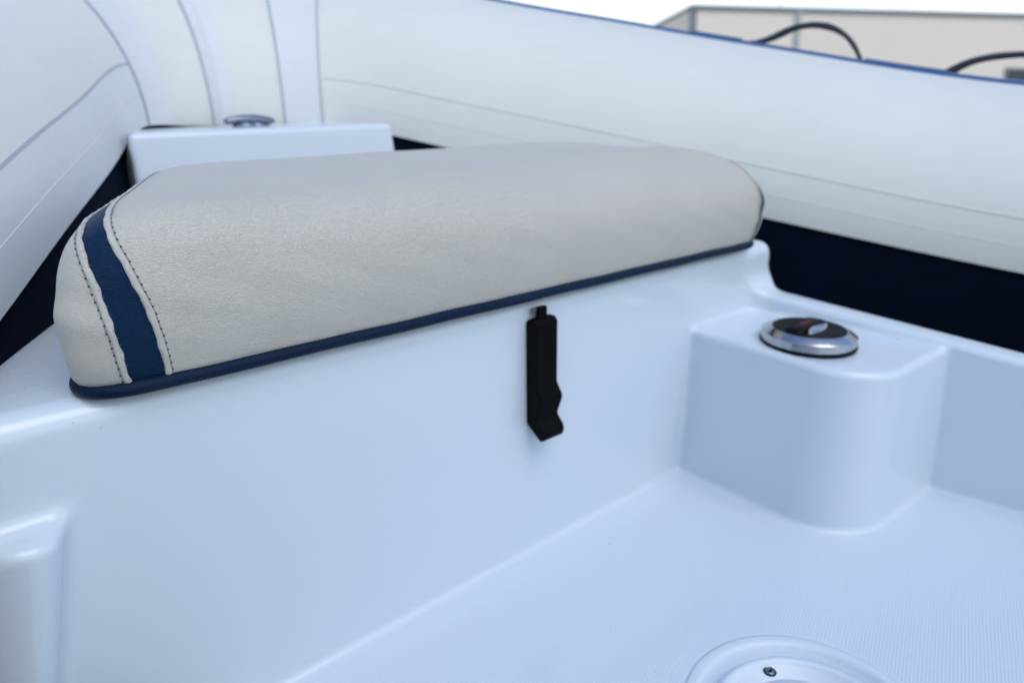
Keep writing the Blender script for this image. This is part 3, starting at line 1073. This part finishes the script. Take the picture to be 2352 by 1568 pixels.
thread, holes = Mesh(), Mesh()
for pl, k, j, sgn, wav in ((seams[0], KL, 0, -1, 0.6), (seams[1], KL, 1, 1, 0.4), (seams[2], -KR, 2, -1, 0.4), (seams[3], -KR, 3, 1, 0.6)):
    l, P, g, s = seam_curve(pl, k, j)
    s = s * sgn                                        # towards the beige side
    bead = Mesh()
    rows = []
    ph = rng.uniform(0, 6)
    for i in range(0, len(P), 2):
        u = l[i]
        wv = wav * 0.00055 * (math.sin(u * 330 + ph) + 0.6 * math.sin(u * 711 + 2 * ph))
        wd = 0.0031 + 0.0002 * math.sin(u * 230 + ph)
        ht = 0.00125 + 0.00018 * math.sin(u * 400 + 1.7 * ph)
        row = []
        for a in np.linspace(0, math.pi, 9):
            off = wd * (0.5 - 0.5 * math.cos(a))
            e = off + (wv - 0.0004) * (1 - off / wd)
            row.append(P[i] + s[i] * e + g[i] * (ht * math.sin(a) ** 0.7 - 0.0005))
        rows.append(row)
    bead.grid(rows)
    part('seam_bead', bead, M['beige_bead'], cush)
    # stitches just beside the bead, and the frayed ends that cross its outer edge
    step = 0.0042
    q = 0.002
    Sx = lambda u, off, up: np.array([np.interp(u, l, P[:, c]) + off * np.interp(u, l, s[:, c]) + up * np.interp(u, l, g[:, c]) for c in range(3)])
    while q < l[-1] - 0.005:
        jt = rng.normal(0, 0.00012)
        a_, b_ = Sx(q, 0.0034 + jt, 0.0001), Sx(q + step, 0.0034, 0.0001)
        mid = Sx(q + step * 0.5, 0.0034 + jt, 0.00035)
        thread.tube([a_, mid, b_], [0.00014, 0.0002, 0.00014], 6)
        hp = Sx(q, 0.0035 + jt, 0.0002)
        hn = Vector([np.interp(q, l, g[:, c]) for c in range(3)])
        hs = Vector([np.interp(q, l, s[:, c]) for c in range(3)])
        ht_ = hn.cross(hs).normalized()
        hv = [Vector(hp) + hs * (0.00055 * math.cos(t)) + ht_ * (0.0006 * math.sin(t)) for t in np.linspace(0, 2 * math.pi, 8, endpoint=False)]
        holes.add(hv + [Vector(hp) + hn * 0.0001], [(i, (i + 1) % 8, 8) for i in range(8)])
        if rng.random() < 0.7:
            e0 = Sx(q + 0.001, 0.0002, 0.0006)
            e1 = Sx(q + 0.0012 + rng.normal(0, 0.0003), -0.0011, 0.0002)
            thread.tube([e0, e1], [0.00013, 0.00009], 5)
        q += step
part('stitching', thread, M['thread'], cush, kind='stuff')
part('needle_holes', holes, M['hole'], cush, kind='stuff')

# bottom piping: the outline of the cushion at its foot
cen = np.array([0.38, 0.51])
an = np.linspace(0, 2 * math.pi, 900, endpoint=False)
dr = np.stack((np.cos(an), np.sin(an)), -1)
lo, hi = np.zeros(900), np.full(900, 0.6)
for _ in range(40):
    mid = (lo + hi) / 2
    q = cen + dr * mid[:, None]
    ins = plan_d(q[:, 0], q[:, 1]) < 0.0
    lo, hi = np.where(ins, mid, lo), np.where(ins, hi, mid)
out = cen + dr * lo[:, None]
L = np.concatenate(([0], np.cumsum(np.linalg.norm(np.diff(np.vstack((out, out[:1])), axis=0), axis=1))))
l = np.linspace(0, L[-1], 500, endpoint=False)
oc = np.vstack((out, out[:1]))
pts = [(np.interp(q, L, oc[:, 0]), np.interp(q, L, oc[:, 1]), DECK + 0.0038 + 0.0002 * math.sin(q * 60)) for q in l]
part('bottom_piping', Mesh().tube(pts, 0.0042, 14, closed=True), M['navy_piping'], cush)

# ------------------------------------------------------------------ water on the deck
wd = Mesh()


def blob(c, rx, ry, h, ang, nrm=Vector((0, 0, 1)), n=20, wob=0.15):
    t = Vector((math.cos(ang), math.sin(ang), 0))
    t = (t - nrm * t.dot(nrm)).normalized()
    b_ = nrm.cross(t)
    ph = [rng.uniform(0, 6) for _ in range(3)]
    rows = []
    prof_ = [(1.0, 0.0), (0.85, 0.28), (0.65, 0.58), (0.45, 0.80), (0.22, 0.95), (0.02, 1.0)]
    for k in range(n):
        a = 2 * math.pi * k / n
        wo2 = 1 + wob * (math.sin(2 * a + ph[0]) * 0.6 + math.sin(3 * a + ph[1]) * 0.4 + 0.3 * math.sin(5 * a + ph[2]))
        rows.append([Vector(c) + t * (rx * wo2 * r * math.cos(a)) + b_ * (ry * wo2 * r * math.sin(a)) + nrm * (h * z - 0.00005) for r, z in prof_])
    wd.grid(rows, close_u=True)


def on_plane_z(px, py, z):
    d0 = boat_at(px, py, 1.0)
    return d0 * (z / d0.z)


for px, py, rx, ry in ((15, 905, 9, 4.0), (40, 898, 8, 3), (70, 890, 9, 3), (105, 893, 9, 3), (125, 880, 6, 2.5), (60, 862, 7, 2.5), (30, 862, 5, 2), (88, 881, 5, 2), 
                       (140, 873, 4, 2), (150, 862, 2.5, 1.6), (152, 872, 2, 1.2), (118, 899, 5, 2), (80, 903, 5, 2), (30, 921, 6, 1.8), (48, 913, 6, 1.6), (140, 890, 3, 1.2), (100, 868, 3, 1.4)):
    q = on_plane_z(px, py, DECK + 0.0003)
    blob(q, rx * 0.00050, ry * 0.00062, 0.0012, R(30) + rng.normal(0, 0.25))
wn_ = Vector((0, -1, 0.02)).normalized()
for px, py, r in ((53, 1020, 2.2), (298, 1098, 1.4)):
    d0 = boat_at(px, py, 1.0)                           # where the view meets the bulkhead
    t_ = 0.394 - 0.02 * DECK
    k2 = t_ / (d0.y - 0.02 * d0.z)
    blob(d0 * k2, 0.0007 * r, 0.0008 * r, 0.00022 * r, 0.3, wn_)
wo3 = part('water_drops', wd, M['water'], None)
wo3.matrix_world = BOAT
wo3['kind'] = 'stuff'
wo3['label'] = 'clear water drops lying on the white deck beside the cushion'
